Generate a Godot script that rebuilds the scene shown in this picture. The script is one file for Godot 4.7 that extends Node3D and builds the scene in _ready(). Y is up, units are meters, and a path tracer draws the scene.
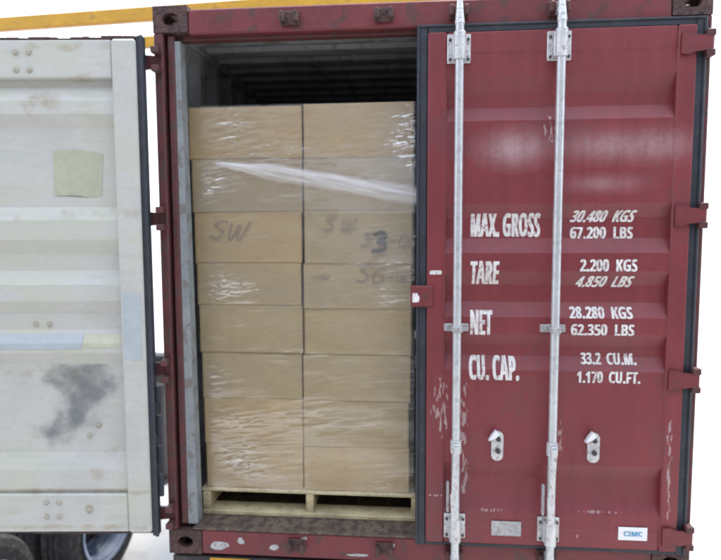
extends Node3D

# ---------------------------------------------------------------- mesh builder
class MB:
	var v := PackedVector3Array()
	var n := PackedVector3Array()
	var uv := PackedVector2Array()
	var col := PackedColorArray()
	var use_col := false
	var c := Color.WHITE
	var rect := Rect2(0, 0, 1, 1)          # planar uv window in x/y

	func vert(p: Vector3, nn: Vector3, cc := Color(-1, 0, 0)):
		v.append(p); n.append(nn)
		uv.append(Vector2((p.x - rect.position.x) / rect.size.x, 1.0 - (p.y - rect.position.y) / rect.size.y))
		col.append(c if cc.r < 0 else cc)

	func tri(a: Vector3, b: Vector3, d: Vector3, want: Vector3):
		var nn := (b - a).cross(d - a)
		if nn.length_squared() < 1e-16:
			return
		nn = nn.normalized()
		if nn.dot(want) < 0:
			nn = -nn
			vert(a, nn); vert(b, nn); vert(d, nn)
		else:
			vert(a, nn); vert(d, nn); vert(b, nn)

	func tri_s(a: Vector3, b: Vector3, d: Vector3, na: Vector3, nb: Vector3, nd: Vector3):
		var nn := (b - a).cross(d - a)
		if nn.length_squared() < 1e-18:
			return
		if nn.dot(na + nb + nd) < 0:
			vert(a, na); vert(b, nb); vert(d, nd)
		else:
			vert(a, na); vert(d, nd); vert(b, nb)

	func quad(a, b, cc, d, want: Vector3):
		tri(a, b, cc, want); tri(a, cc, d, want)

	func poly(pts: Array, center: Vector3):
		var m := Vector3.ZERO
		for p in pts:
			m += p
		m /= pts.size()
		for i in range(1, pts.size() - 1):
			tri(pts[0], pts[i], pts[i + 1], m - center)

	# chamfered box between two corners, optionally transformed
	func box(lo: Vector3, hi: Vector3, ch := 0.002, t := Transform3D.IDENTITY):
		var ce := (lo + hi) * 0.5
		var h := (hi - lo) * 0.5
		h = h.abs()
		var k = min(ch, min(h.x, min(h.y, h.z)) * 0.49)
		var P := {}
		for sx in [-1, 1]:
			for sy in [-1, 1]:
				for sz in [-1, 1]:
					P[[sx, sy, sz, 0]] = t * (ce + Vector3(sx * h.x, sy * (h.y - k), sz * (h.z - k)))
					P[[sx, sy, sz, 1]] = t * (ce + Vector3(sx * (h.x - k), sy * h.y, sz * (h.z - k)))
					P[[sx, sy, sz, 2]] = t * (ce + Vector3(sx * (h.x - k), sy * (h.y - k), sz * h.z))
		var cw := t * ce
		for s in [-1, 1]:
			poly([P[[s, -1, -1, 0]], P[[s, 1, -1, 0]], P[[s, 1, 1, 0]], P[[s, -1, 1, 0]]], cw)
			poly([P[[-1, s, -1, 1]], P[[1, s, -1, 1]], P[[1, s, 1, 1]], P[[-1, s, 1, 1]]], cw)
			poly([P[[-1, -1, s, 2]], P[[1, -1, s, 2]], P[[1, 1, s, 2]], P[[-1, 1, s, 2]]], cw)
			for q in [-1, 1]:
				poly([P[[s, q, -1, 0]], P[[s, q, 1, 0]], P[[s, q, 1, 1]], P[[s, q, -1, 1]]], cw)
				poly([P[[s, -1, q, 0]], P[[s, 1, q, 0]], P[[s, 1, q, 2]], P[[s, -1, q, 2]]], cw)
				poly([P[[-1, s, q, 1]], P[[1, s, q, 1]], P[[1, s, q, 2]], P[[-1, s, q, 2]]], cw)
				for r in [-1, 1]:
					poly([P[[s, q, r, 0]], P[[s, q, r, 1]], P[[s, q, r, 2]]], cw)

	# surface of revolution about a local y axis; prof = [[radius, height], ...]
	func lathe(prof: Array, t := Transform3D.IDENTITY, seg := 24, smooth := true):
		for i in range(prof.size() - 1):
			var r0: float = prof[i][0]
			var y0: float = prof[i][1]
			var r1: float = prof[i + 1][0]
			var y1: float = prof[i + 1][1]
			var dn := Vector2(y1 - y0, -(r1 - r0))
			if dn.length() < 1e-7:
				continue
			dn = dn.normalized()
			for k in seg:
				var a0 := TAU * k / seg
				var a1 := TAU * (k + 1) / seg
				var d0 := Vector3(cos(a0), 0, sin(a0))
				var d1 := Vector3(cos(a1), 0, sin(a1))
				var p00 := t * (d0 * r0 + Vector3.UP * y0)
				var p01 := t * (d1 * r0 + Vector3.UP * y0)
				var p10 := t * (d0 * r1 + Vector3.UP * y1)
				var p11 := t * (d1 * r1 + Vector3.UP * y1)
				var n0 := (t.basis * (d0 * dn.x + Vector3.UP * dn.y)).normalized()
				var n1 := (t.basis * (d1 * dn.x + Vector3.UP * dn.y)).normalized()
				if not smooth:
					n0 = (n0 + n1).normalized(); n1 = n0
				tri_s(p00, p01, p11, n0, n1, n1)
				tri_s(p00, p11, p10, n0, n1, n0)

	func cyl(a: Vector3, b: Vector3, r: float, seg := 16, r2 := -1.0, ch := 0.0):
		var ax := (b - a)
		var L := ax.length()
		ax /= L
		var s := Vector3.RIGHT if abs(ax.x) < 0.9 else Vector3.FORWARD
		var z := s.cross(ax).normalized()
		var x := ax.cross(z)
		var rb := r if r2 < 0 else r2
		var t := Transform3D(Basis(x, ax, z), a)
		lathe([[0.0, 0.0], [r - ch, 0.0], [r, ch], [rb, L - ch], [rb - ch, L], [0.0, L]], t, seg)

	# prism: convex polygon in x/y extruded from z0 to z1
	func prism(pts: Array, z0: float, z1: float, t := Transform3D.IDENTITY):
		var m := Vector2.ZERO
		for p in pts:
			m += p
		m /= pts.size()
		var ce := t * Vector3(m.x, m.y, (z0 + z1) / 2)
		var f := []
		var bk := []
		for p in pts:
			f.append(t * Vector3(p.x, p.y, z1)); bk.append(t * Vector3(p.x, p.y, z0))
		poly(f, ce); poly(bk, ce)
		for i in pts.size():
			var j := (i + 1) % pts.size()
			poly([f[i], f[j], bk[j], bk[i]], ce)

	# flat ribbon stroke on a plane of constant z
	func stroke(pts: Array, w: float, z: float):
		for i in range(pts.size() - 1):
			var a: Vector2 = pts[i]
			var b: Vector2 = pts[i + 1]
			var d := (b - a).normalized()
			var s := Vector2(-d.y, d.x) * w * 0.5
			a -= d * w * 0.3; b += d * w * 0.3
			var zz := z + 0.00015 * i
			quad(Vector3(a.x + s.x, a.y + s.y, zz), Vector3(b.x + s.x, b.y + s.y, zz), Vector3(b.x - s.x, b.y - s.y, zz), Vector3(a.x - s.x, a.y - s.y, zz), Vector3.BACK)

	func mesh() -> ArrayMesh:
		var a := []
		a.resize(Mesh.ARRAY_MAX)
		a[Mesh.ARRAY_VERTEX] = v
		a[Mesh.ARRAY_NORMAL] = n
		a[Mesh.ARRAY_TEX_UV] = uv
		if use_col:
			a[Mesh.ARRAY_COLOR] = col
		var m := ArrayMesh.new()
		m.add_surface_from_arrays(Mesh.PRIMITIVE_TRIANGLES, a)
		return m

# ---------------------------------------------------------------- scene helpers
var M := {}
var taken := {}
var rng := RandomNumberGenerator.new()

func numbered(called: String) -> String:
	if not taken.has(called):
		taken[called] = 0
		return called
	taken[called] += 1
	return "%s_%03d" % [called, taken[called]]

func put(mb: MB, called: String, m: Material, parent: Node = self) -> MeshInstance3D:
	var o := MeshInstance3D.new()
	o.mesh = mb.mesh()
	o.material_override = m
	o.name = called
	parent.add_child(o, true)
	return o

func again(src: MeshInstance3D, parent: Node, at: Transform3D) -> MeshInstance3D:
	var o := MeshInstance3D.new()
	o.mesh = src.mesh
	o.material_override = src.material_override
	o.name = src.name
	parent.add_child(o, true)
	o.transform = at
	return o

func thing(called: String, label: String, category: String, at := Vector3.ZERO, group := "") -> Node3D:
	var o := Node3D.new()
	o.name = numbered(called)
	add_child(o)
	o.position = at
	tag(o, label, category, group)
	return o

func tag(o: Node, label: String, category: String, group := ""):
	o.set_meta("label", label)
	o.set_meta("category", category)
	if group != "":
		o.set_meta("group", group)

func part(called: String, parent: Node) -> Node3D:
	var o := Node3D.new()
	o.name = called
	parent.add_child(o, true)
	return o

func s(c: Vector3) -> Color:            # linear base colour to sRGB
	return Color(c.x, c.y, c.z).linear_to_srgb()

func noise(seed_: int, freq: float, oct := 4) -> FastNoiseLite:
	var f := FastNoiseLite.new()
	f.seed = seed_
	f.noise_type = FastNoiseLite.TYPE_SIMPLEX_SMOOTH
	f.frequency = freq
	f.fractal_type = FastNoiseLite.FRACTAL_FBM
	f.fractal_octaves = oct
	return f

# mottled colour: base colour, fine and coarse variation, blots of a second colour where a third noise is high
func mottle(base: Vector3, vary: float, blot: Vector3, thr: float, seed_: int, size := 256, stretch := Vector2(1, 1), coarse := 0.012) -> ImageTexture:
	var im := Image.create(size, size, false, Image.FORMAT_RGB8)
	var fa := noise(seed_, 0.09, 3).get_seamless_image(size, size)
	var ca := noise(seed_ + 1, coarse, 4).get_seamless_image(size, size)
	var ba := noise(seed_ + 2, coarse * 2.5, 5).get_seamless_image(size, size)
	for y in size:
		for x in size:
			var sx := int(x * stretch.x) % size
			var sy := int(y * stretch.y) % size
			var f := fa.get_pixel(sx, sy).r - 0.5
			var g := ca.get_pixel(x, y).r - 0.5
			var b := smoothstep(thr, thr + 0.12, ba.get_pixel(sx, sy).r)
			var k := 1.0 + vary * (f * 0.9 + g * 1.1)
			var p := (base * k).lerp(blot, b * 0.8)
			im.set_pixel(x, y, s(p))
	im.generate_mipmaps()
	return ImageTexture.create_from_image(im)

func bump(seed_: int, freq: float, strength: float, size := 256, oct := 4) -> ImageTexture:
	var im := noise(seed_, freq, oct).get_seamless_image(size, size)
	im.convert(Image.FORMAT_RGB8)
	im.bump_map_to_normal_map(strength)
	return ImageTexture.create_from_image(im)

func mat(called: String, color: Vector3, rough: float, metal := 0.0, tex: Texture2D = null, scale := 1.0, nrm: Texture2D = null, nscale := 1.0) -> StandardMaterial3D:
	var m := StandardMaterial3D.new()
	m.resource_name = called
	m.roughness = rough
	m.metallic = metal
	if tex:
		m.albedo_texture = tex
	else:
		m.albedo_color = s(color)
	if tex or nrm:
		m.uv1_triplanar = true
		m.uv1_world_triplanar = true
		m.uv1_scale = Vector3.ONE * scale
	if nrm:
		m.normal_enabled = true
		m.normal_texture = nrm
		m.normal_scale = nscale
	M[called] = m
	return m

# ---------------------------------------------------------------- container measurements (metres; x right, y up from the container's base, rear face at z = 0)
const W := 1.219
const H := 2.591
const DZ := 0.03                       # outer plane of the closed door
const DEEP := 0.034
# grooves of the door sheet, [top, top of the floor, bottom of the floor, bottom]
const GROOVES := [[2.235, 2.165, 2.105, 2.045], [1.685, 1.625, 1.535, 1.47], [1.39, 1.325, 1.25, 1.185], [1.11, 1.05, 1.005, 0.945], [0.515, 0.44, 0.345, 0.285]]

func groove(y: float) -> float:
	for g in GROOVES:
		if y <= g[0] and y >= g[3]:
			if y > g[1]:
				return (g[0] - y) / (g[0] - g[1])
			if y < g[2]:
				return (y - g[3]) / (g[2] - g[3])
			return 1.0
	return 0.0

func door_sheet(mb: MB, x0: float, x1: float, y0: float, y1: float, z: float, side: float):
	var ys := [y1]
	for g in GROOVES:
		for q in g:
			ys.append(q)
	ys.append(y0)
	for i in range(ys.size() - 1):
		var za := z - DEEP * groove(ys[i]) * side
		var zb := z - DEEP * groove(ys[i + 1]) * side
		var nx := 6
		for k in nx:
			var xa := lerpf(x0, x1, float(k) / nx)
			var xb := lerpf(x0, x1, float(k + 1) / nx)
			for sh in [0.0, 0.003]:
				mb.quad(Vector3(xa, ys[i], za - sh * side), Vector3(xb, ys[i], za - sh * side), Vector3(xb, ys[i + 1], zb - sh * side), Vector3(xa, ys[i + 1], zb - sh * side), Vector3(0, 0, side if sh == 0.0 else -side))

# lettering laid on the folds of the door sheet
func lettering(parent: Node, text: String, x0: float, x1: float, y0: float, y1: float, m: Material, slant := 0.0, flat_z := -1.0, thick := 0.035):
	var tm := TextMesh.new()
	var f := SystemFont.new()
	f.font_names = PackedStringArray(["Droid Sans"])
	f.font_weight = 700
	tm.font = f
	tm.text = text
	tm.font_size = 64
	tm.pixel_size = 0.01
	tm.depth = 0.0
	tm.curve_step = 1.0
	var arr := tm.surface_get_arrays(0)
	var vs: PackedVector3Array = arr[Mesh.ARRAY_VERTEX]
	var ix = arr[Mesh.ARRAY_INDEX]
	if ix == null or ix.size() == 0:
		ix = range(vs.size())
	var lo := Vector2(1e9, 1e9)
	var hi := Vector2(-1e9, -1e9)
	for p in vs:
		lo = lo.min(Vector2(p.x, p.y)); hi = hi.max(Vector2(p.x, p.y))
	var cuts := []
	if flat_z < 0:
		for g in GROOVES:
			cuts.append_array(g)
	# words stand apart: find the gaps along x, one mesh for each word
	var spans := []
	for i in range(0, ix.size(), 3):
		var a: float = minf(vs[ix[i]].x, minf(vs[ix[i + 1]].x, vs[ix[i + 2]].x))
		var b: float = maxf(vs[ix[i]].x, maxf(vs[ix[i + 1]].x, vs[ix[i + 2]].x))
		spans.append([a, b])
	spans.sort_custom(func(p, q): return p[0] < q[0])
	var words := []
	for sp in spans:
		if words.is_empty() or sp[0] > words[-1][1] + 0.125:
			words.append([sp[0], sp[1]])
		else:
			words[-1][1] = maxf(words[-1][1], sp[1])
	var wide := thick * (y1 - y0)
	for wd in words:
		var mb := MB.new()
		for copy in [0, 1, 2]:
			var off: float = wide * (copy - 1)
			for i in range(0, ix.size(), 3):
				if vs[ix[i]].x < wd[0] - 1e-5 or vs[ix[i]].x > wd[1] + 1e-5:
					continue
				var pg := []
				for k in 3:
					var p: Vector3 = vs[ix[i + k]]
					var ty := (p.y - lo.y) / (hi.y - lo.y)
					pg.append(Vector2(lerpf(x0 + wide, x1 - wide, (p.x - lo.x) / (hi.x - lo.x)) + slant * (ty - 0.5) * (y1 - y0) + off, lerpf(y0, y1, ty)))
				var pieces := [pg]
				for c in cuts:
					if c < y0 or c > y1:
						continue
					var nx := []
					for q in pieces:
						for keep in [1.0, -1.0]:
							var o := []
							for k in q.size():
								var a: Vector2 = q[k]
								var b: Vector2 = q[(k + 1) % q.size()]
								var da: float = (a.y - c) * keep
								var db: float = (b.y - c) * keep
								if da >= 0:
									o.append(a)
								if da * db < 0:
									o.append(a.lerp(b, da / (da - db)))
							if o.size() > 2:
								nx.append(o)
					pieces = nx
				for q in pieces:
					var pts := []
					for a in q:
						pts.append(Vector3(a.x, a.y, 0.0003 * copy + (flat_z if flat_z >= 0 else DZ + 0.0012 - DEEP * groove(a.y))))
					for k in range(1, pts.size() - 1):
						mb.tri(pts[0], pts[k], pts[k + 1], Vector3.BACK)
		put(mb, "lettering", m, parent)

# ---------------------------------------------------------------- materials
func make_materials():
	var dent := bump(5, 0.02, 3.0)
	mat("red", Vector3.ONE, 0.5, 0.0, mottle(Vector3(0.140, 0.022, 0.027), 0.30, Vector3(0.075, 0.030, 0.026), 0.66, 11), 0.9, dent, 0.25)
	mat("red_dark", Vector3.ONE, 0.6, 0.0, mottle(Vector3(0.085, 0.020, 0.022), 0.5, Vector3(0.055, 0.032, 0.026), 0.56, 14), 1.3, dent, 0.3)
	mat("rusty", Vector3.ONE, 0.75, 0.0, mottle(Vector3(0.075, 0.036, 0.034), 0.7, Vector3(0.035, 0.022, 0.019), 0.54, 17), 2.5, bump(6, 0.06, 5.0), 0.6)
	mat("inner_grey", Vector3.ONE, 0.6, 0.0, mottle(Vector3(0.33, 0.345, 0.37), 0.35, Vector3(0.20, 0.185, 0.17), 0.62, 21), 0.8, dent, 0.3)
	mat("strip_grey", Vector3.ONE, 0.55, 0.0, mottle(Vector3(0.215, 0.235, 0.245), 0.3, Vector3(0.15, 0.13, 0.115), 0.60, 22), 1.2, dent, 0.3)
	mat("floor_wood", Vector3.ONE, 0.8, 0.0, mottle(Vector3(0.10, 0.075, 0.055), 0.7, Vector3(0.05, 0.04, 0.035), 0.55, 23), 1.5)
	mat("sill_dirt", Vector3.ONE, 0.85, 0.0, mottle(Vector3(0.115, 0.085, 0.065), 0.7, Vector3(0.06, 0.04, 0.035), 0.52, 25), 2.2, bump(7, 0.05, 5.0), 0.6)
	mat("gasket", Vector3.ONE, 0.55, 0.0, mottle(Vector3(0.022, 0.028, 0.040), 0.5, Vector3(0.05, 0.045, 0.045), 0.68, 27), 2.0)
	mat("galv", Vector3.ONE, 0.38, 0.55, mottle(Vector3(0.54, 0.56, 0.58), 0.18, Vector3(0.42, 0.43, 0.44), 0.62, 31), 2.0, bump(8, 0.05, 2.0), 0.3)
	mat("galv_worn", Vector3.ONE, 0.45, 0.4, mottle(Vector3(0.56, 0.57, 0.58), 0.35, Vector3(0.34, 0.27, 0.24), 0.63, 33), 4.0, bump(9, 0.07, 3.0), 0.4)
	mat("bolt_dark", Vector3(0.06, 0.05, 0.05), 0.5, 0.3)
	mat("bolt_rust", Vector3.ONE, 0.7, 0.0, mottle(Vector3(0.37, 0.35, 0.30), 0.4, Vector3(0.25, 0.20, 0.14), 0.56, 35), 8.0)
	mat("white_paint", Vector3.ONE, 0.6, 0.0, mottle(Vector3(0.66, 0.64, 0.63), 0.3, Vector3(0.34, 0.22, 0.22), 0.64, 37), 4.0)
	mat("plate_grey", Vector3.ONE, 0.5, 0.2, mottle(Vector3(0.38, 0.38, 0.39), 0.4, Vector3(0.25, 0.2, 0.2), 0.62, 39), 5.0)
	mat("plate_white", Vector3(0.75, 0.76, 0.78), 0.45)
	mat("blue_print", Vector3(0.10, 0.32, 0.52), 0.5)
	mat("kraft", Vector3.ONE, 0.75, 0.0, mottle(Vector3(0.325, 0.248, 0.132), 0.10, Vector3(0.30, 0.21, 0.12), 0.62, 41, 256, Vector2(1, 4)), 1.4, bump(10, 0.03, 1.5), 0.2)
	mat("kraft_warm", Vector3.ONE, 0.75, 0.0, mottle(Vector3(0.35, 0.255, 0.130), 0.10, Vector3(0.32, 0.215, 0.12), 0.62, 43, 256, Vector2(1, 4)), 1.4, bump(10, 0.03, 1.5), 0.2)
	mat("kraft_dull", Vector3.ONE, 0.75, 0.0, mottle(Vector3(0.312, 0.243, 0.137), 0.10, Vector3(0.285, 0.21, 0.13), 0.62, 45, 256, Vector2(1, 4)), 1.4, bump(10, 0.03, 1.5), 0.2)
	mat("ink", Vector3(0.055, 0.045, 0.04), 0.6)
	mat("ink_faint", Vector3(0.21, 0.155, 0.105), 0.7)
	mat("pine", Vector3.ONE, 0.75, 0.0, mottle(Vector3(0.48, 0.41, 0.25), 0.55, Vector3(0.33, 0.25, 0.14), 0.62, 47, 256, Vector2(1, 6)), 1.6)
	mat("yellow", Vector3.ONE, 0.5, 0.0, mottle(Vector3(0.50, 0.265, 0.010), 0.25, Vector3(0.36, 0.19, 0.02), 0.68, 51), 1.0)
	mat("chassis", Vector3.ONE, 0.65, 0.0, mottle(Vector3(0.022, 0.022, 0.026), 0.6, Vector3(0.06, 0.05, 0.045), 0.62, 53), 1.5)
	mat("tyre", Vector3.ONE, 0.85, 0.0, mottle(Vector3(0.022, 0.023, 0.026), 0.5, Vector3(0.07, 0.065, 0.06), 0.6, 55), 2.0)
	mat("rim_steel", Vector3.ONE, 0.35, 0.5, mottle(Vector3(0.34, 0.41, 0.54), 0.2, Vector3(0.24, 0.28, 0.36), 0.64, 57), 2.0)
	mat("concrete", Vector3.ONE, 0.9, 0.0, mottle(Vector3(0.56, 0.55, 0.53), 0.10, Vector3(0.50, 0.49, 0.47), 0.62, 61), 0.25)
	mat("cladding", Vector3.ONE, 0.7, 0.0, mottle(Vector3(0.22, 0.22, 0.225), 0.2, Vector3(0.17, 0.17, 0.17), 0.6, 62), 0.3)
	mat("sticker", Vector3.ONE, 0.6, 0.0, mottle(Vector3(0.39, 0.405, 0.305), 0.12, Vector3(0.365, 0.38, 0.29), 0.55, 63), 3.0)
	mat("tape_blue", Vector3.ONE, 0.5, 0.0, mottle(Vector3(0.385, 0.425, 0.455), 0.12, Vector3(0.36, 0.40, 0.43), 0.56, 65), 3.0)
	mat("tape_cream", Vector3.ONE, 0.5, 0.0, mottle(Vector3(0.47, 0.465, 0.35), 0.12, Vector3(0.43, 0.43, 0.34), 0.55, 67), 3.0)
	# stretch film: thin, glossy, mostly clear
	var f := StandardMaterial3D.new()
	f.resource_name = "film"
	f.albedo_color = Color(1, 1, 1, 1)
	f.vertex_color_use_as_albedo = true
	f.transparency = BaseMaterial3D.TRANSPARENCY_ALPHA
	f.roughness = 0.13
	f.metallic = 0.75
	f.cull_mode = BaseMaterial3D.CULL_DISABLED
	var clear := Image.create(4, 4, false, Image.FORMAT_RGBA8)
	clear.fill(Color.WHITE)
	f.albedo_texture = ImageTexture.create_from_image(clear)
	M["film"] = f
	var g: StandardMaterial3D = f.duplicate()
	g.resource_name = "film_bunched"
	g.metallic = 0.15
	g.roughness = 0.3
	M["film_bunched"] = g
	M["door_red"] = closed_door_paint()
	M["door_cream"] = open_door_paint()

func planar(im: Image, rough: float) -> StandardMaterial3D:
	im.generate_mipmaps()
	var m := StandardMaterial3D.new()
	m.albedo_texture = ImageTexture.create_from_image(im)
	m.roughness = rough
	m.texture_repeat = false
	return m

# paint of the closed door: x 0..1.22, y 0..2.5
func closed_door_paint() -> StandardMaterial3D:
	var w := 520
	var h := 1040
	var im := Image.create(w, h, false, Image.FORMAT_RGB8)
	var big := noise(71, 1.6, 4)
	var fine := noise(72, 30.0, 3)
	var streak := noise(73, 5.0, 4)
	var chip := noise(74, 42.0, 3)
	# places where pale paint is left or the red is chipped: x, y, rx, ry, strength
	var chips := [[0.09, 0.78, 0.035, 0.10, 0.6], [0.10, 0.70, 0.02, 0.06, 0.5], [0.195, 0.72, 0.02, 0.16, 0.7], [0.205, 0.45, 0.016, 0.10, 0.8], [1.098, 0.62, 0.012, 0.10, 1.0], [1.10, 0.44, 0.008, 0.12, 0.5], [1.105, 0.30, 0.006, 0.05, 0.7], [0.81, 0.297, 0.10, 0.006, 1.0], [0.70, 0.185, 0.02, 0.012, 1.0], [0.09, 0.355, 0.05, 0.005, 0.8], [0.62, 0.62, 0.015, 0.10, 0.6], [0.32, 0.29, 0.06, 0.006, 0.6], [0.55, 2.0, 0.02, 0.05, 0.4]]
	# rubbed, no longer readable marking rows
	var rubbed := [[0.40, 1.925, 0.12, 0.065, 0.46], [0.82, 1.93, 0.20, 0.055, 0.32], [1.03, 1.93, 0.12, 0.06, 0.20], [0.78, 1.770, 0.14, 0.032, 0.22]]
	for j in h:
		var y := 2.5 * (1.0 - (j + 0.5) / h)
		for i in w:
			var x := 1.22 * (i + 0.5) / w
			var b := big.get_noise_2d(x, y)
			var f := fine.get_noise_2d(x, y)
			var st := streak.get_noise_2d(x * 3.0, y * 0.35)
			var p := Vector3(0.180, 0.027, 0.034) * (1.0 + 0.22 * b + 0.10 * f + 0.12 * st)
			p = p.lerp(Vector3(0.128, 0.036, 0.040), smoothstep(0.18, 0.5, b + 0.4 * f) * 0.6)
			for r in rubbed:
				var dx: float = (x - r[0]) / r[2]
				var dy: float = (y - r[1]) / r[3]
				var d := dx * dx + dy * dy
				if d < 3.0:
					var k: float = r[4] * exp(-d) * clampf(0.95 + 0.20 * f + 0.40 * st, 0.3, 1.3)
					p = p.lerp(Vector3(0.52, 0.42, 0.44), k)
			for r in chips:
				var dx: float = (x - r[0]) / r[2]
				var dy: float = (y - r[1]) / r[3]
				var d := dx * dx + dy * dy
				if d < 1.6:
					var k := smoothstep(0.22, 0.38, chip.get_noise_2d(x * 1.3, y * 0.35) + 0.42 * r[4] * (1.0 - d))
					p = p.lerp(Vector3(0.42, 0.33, 0.33), k * 0.65)
			im.set_pixel(i, j, s(p))
	var m := planar(im, 0.46)
	m.resource_name = "door_red"
	return m

# pale inside of the open door: x -1.2..0 (hinge at 0), y 0..2.5
func open_door_paint() -> StandardMaterial3D:
	var w := 520
	var h := 1040
	var im := Image.create(w, h, false, Image.FORMAT_RGB8)
	var big := noise(81, 1.8, 4)
	var fine := noise(82, 26.0, 3)
	var streak := noise(83, 4.0, 4)
	var edge := noise(84, 9.0, 4)
	var rust := [[-0.47, 2.16, 0.09, 0.035, 0.75], [-0.53, 2.13, 0.03, 0.05, 0.6], [-0.30, 2.27, 0.05, 0.02, 0.6], [-0.32, 2.40, 0.2, 0.02, 0.5], [-0.34, 0.245, 0.02, 0.022, 1.2], [-0.40, 0.335, 0.6, 0.012, 0.7], [-0.30, 0.42, 0.03, 0.03, 0.5], [-0.5, 0.16, 0.5, 0.012, 0.6], [-0.2, 1.66, 0.2, 0.02, 0.35], [-0.6, 1.64, 0.2, 0.02, 0.3], [-0.55, 0.90, 0.15, 0.02, 0.5], [-0.24, 0.52, 0.03, 0.03, 0.5]]
	# grey smear on the flat field: discs that make up its outline
	var smear := [[-0.50, 0.90, 0.08, 0.07], [-0.42, 0.86, 0.10, 0.08], [-0.34, 0.92, 0.10, 0.06], [-0.26, 0.86, 0.06, 0.07], [-0.30, 0.80, 0.07, 0.06], [-0.37, 0.77, 0.08, 0.08], [-0.41, 0.70, 0.08, 0.07], [-0.48, 0.64, 0.08, 0.06], [-0.54, 0.60, 0.07, 0.05], [-0.39, 0.66, 0.05, 0.03]]
	for j in h:
		var y := 2.5 * (1.0 - (j + 0.5) / h)
		for i in w:
			var x := -1.2 + 1.2 * (i + 0.5) / w
			var b := big.get_noise_2d(x, y)
			var f := fine.get_noise_2d(x, y)
			var st := streak.get_noise_2d(x * 0.5, y * 3.0)
			var e := edge.get_noise_2d(x, y)
			var p := Vector3(0.475, 0.472, 0.45) * (1.0 + 0.10 * b + 0.05 * f + 0.06 * st)
			p = p.lerp(Vector3(0.43, 0.445, 0.36), smoothstep(-0.05, 0.35, b + 0.5 * st) * 0.55)
			p = p.lerp(Vector3(0.40, 0.42, 0.37), smoothstep(0.15, 0.4, st - 0.3 * b) * 0.5)
			var mk := 0.0
			for r in smear:
				var dx: float = (x - r[0]) / r[2]
				var dy: float = (y - r[1]) / r[3]
				mk += exp(-0.75 * (dx * dx + dy * dy))
			mk = smoothstep(0.25, 2.5, mk + 1.0 * e + 0.25 * f)
			if y > 0.945:
				mk = 0.0
			p = p.lerp(Vector3(0.115, 0.125, 0.140) * (1.0 + 0.3 * f), mk * 0.85)
			for r in rust:
				var dx: float = (x - r[0]) / r[2]
				var dy: float = (y - r[1]) / r[3]
				var d := dx * dx + dy * dy
				if d < 2.0:
					var k := smoothstep(0.0, 1.1, e * 0.8 + f * 0.35 + r[4] * (1.0 - d * 0.55)) * 0.55
					p = p.lerp(Vector3(0.29, 0.23, 0.14), k)
			im.set_pixel(i, j, s(p))
	var m := planar(im, 0.5)
	m.resource_name = "door_cream"
	return m

# ---------------------------------------------------------------- container
func corner_casting(parent: Node, cx: float, y0: float, y1: float, cz: float):
	var cs := CSGBox3D.new()
	cs.name = "corner_casting"
	cs.size = Vector3(0.162, y1 - y0, 0.178)
	cs.material = M.rusty
	parent.add_child(cs, true)
	cs.position = Vector3(cx, (y0 + y1) / 2, cz)
	for k in 3:
		var h := CSGCylinder3D.new()
		h.radius = 0.031
		h.height = 0.30 if k == 0 else 0.12
		h.sides = 20
		h.operation = CSGShape3D.OPERATION_SUBTRACTION
		h.material = M.rusty
		cs.add_child(h)
		if k == 0:
			h.rotation.x = PI / 2
			h.scale = Vector3(1.25, 1, 0.9)
			h.height = 0.11
			h.position.z = 0.09
		elif k == 1:
			h.rotation.z = PI / 2
			h.position.x = 0.08 * signf(cx)
		else:
			h.scale = Vector3(0.9, 1, 1.6)
			h.position.y = 0.05 * signf(y0 - 1.0)

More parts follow.
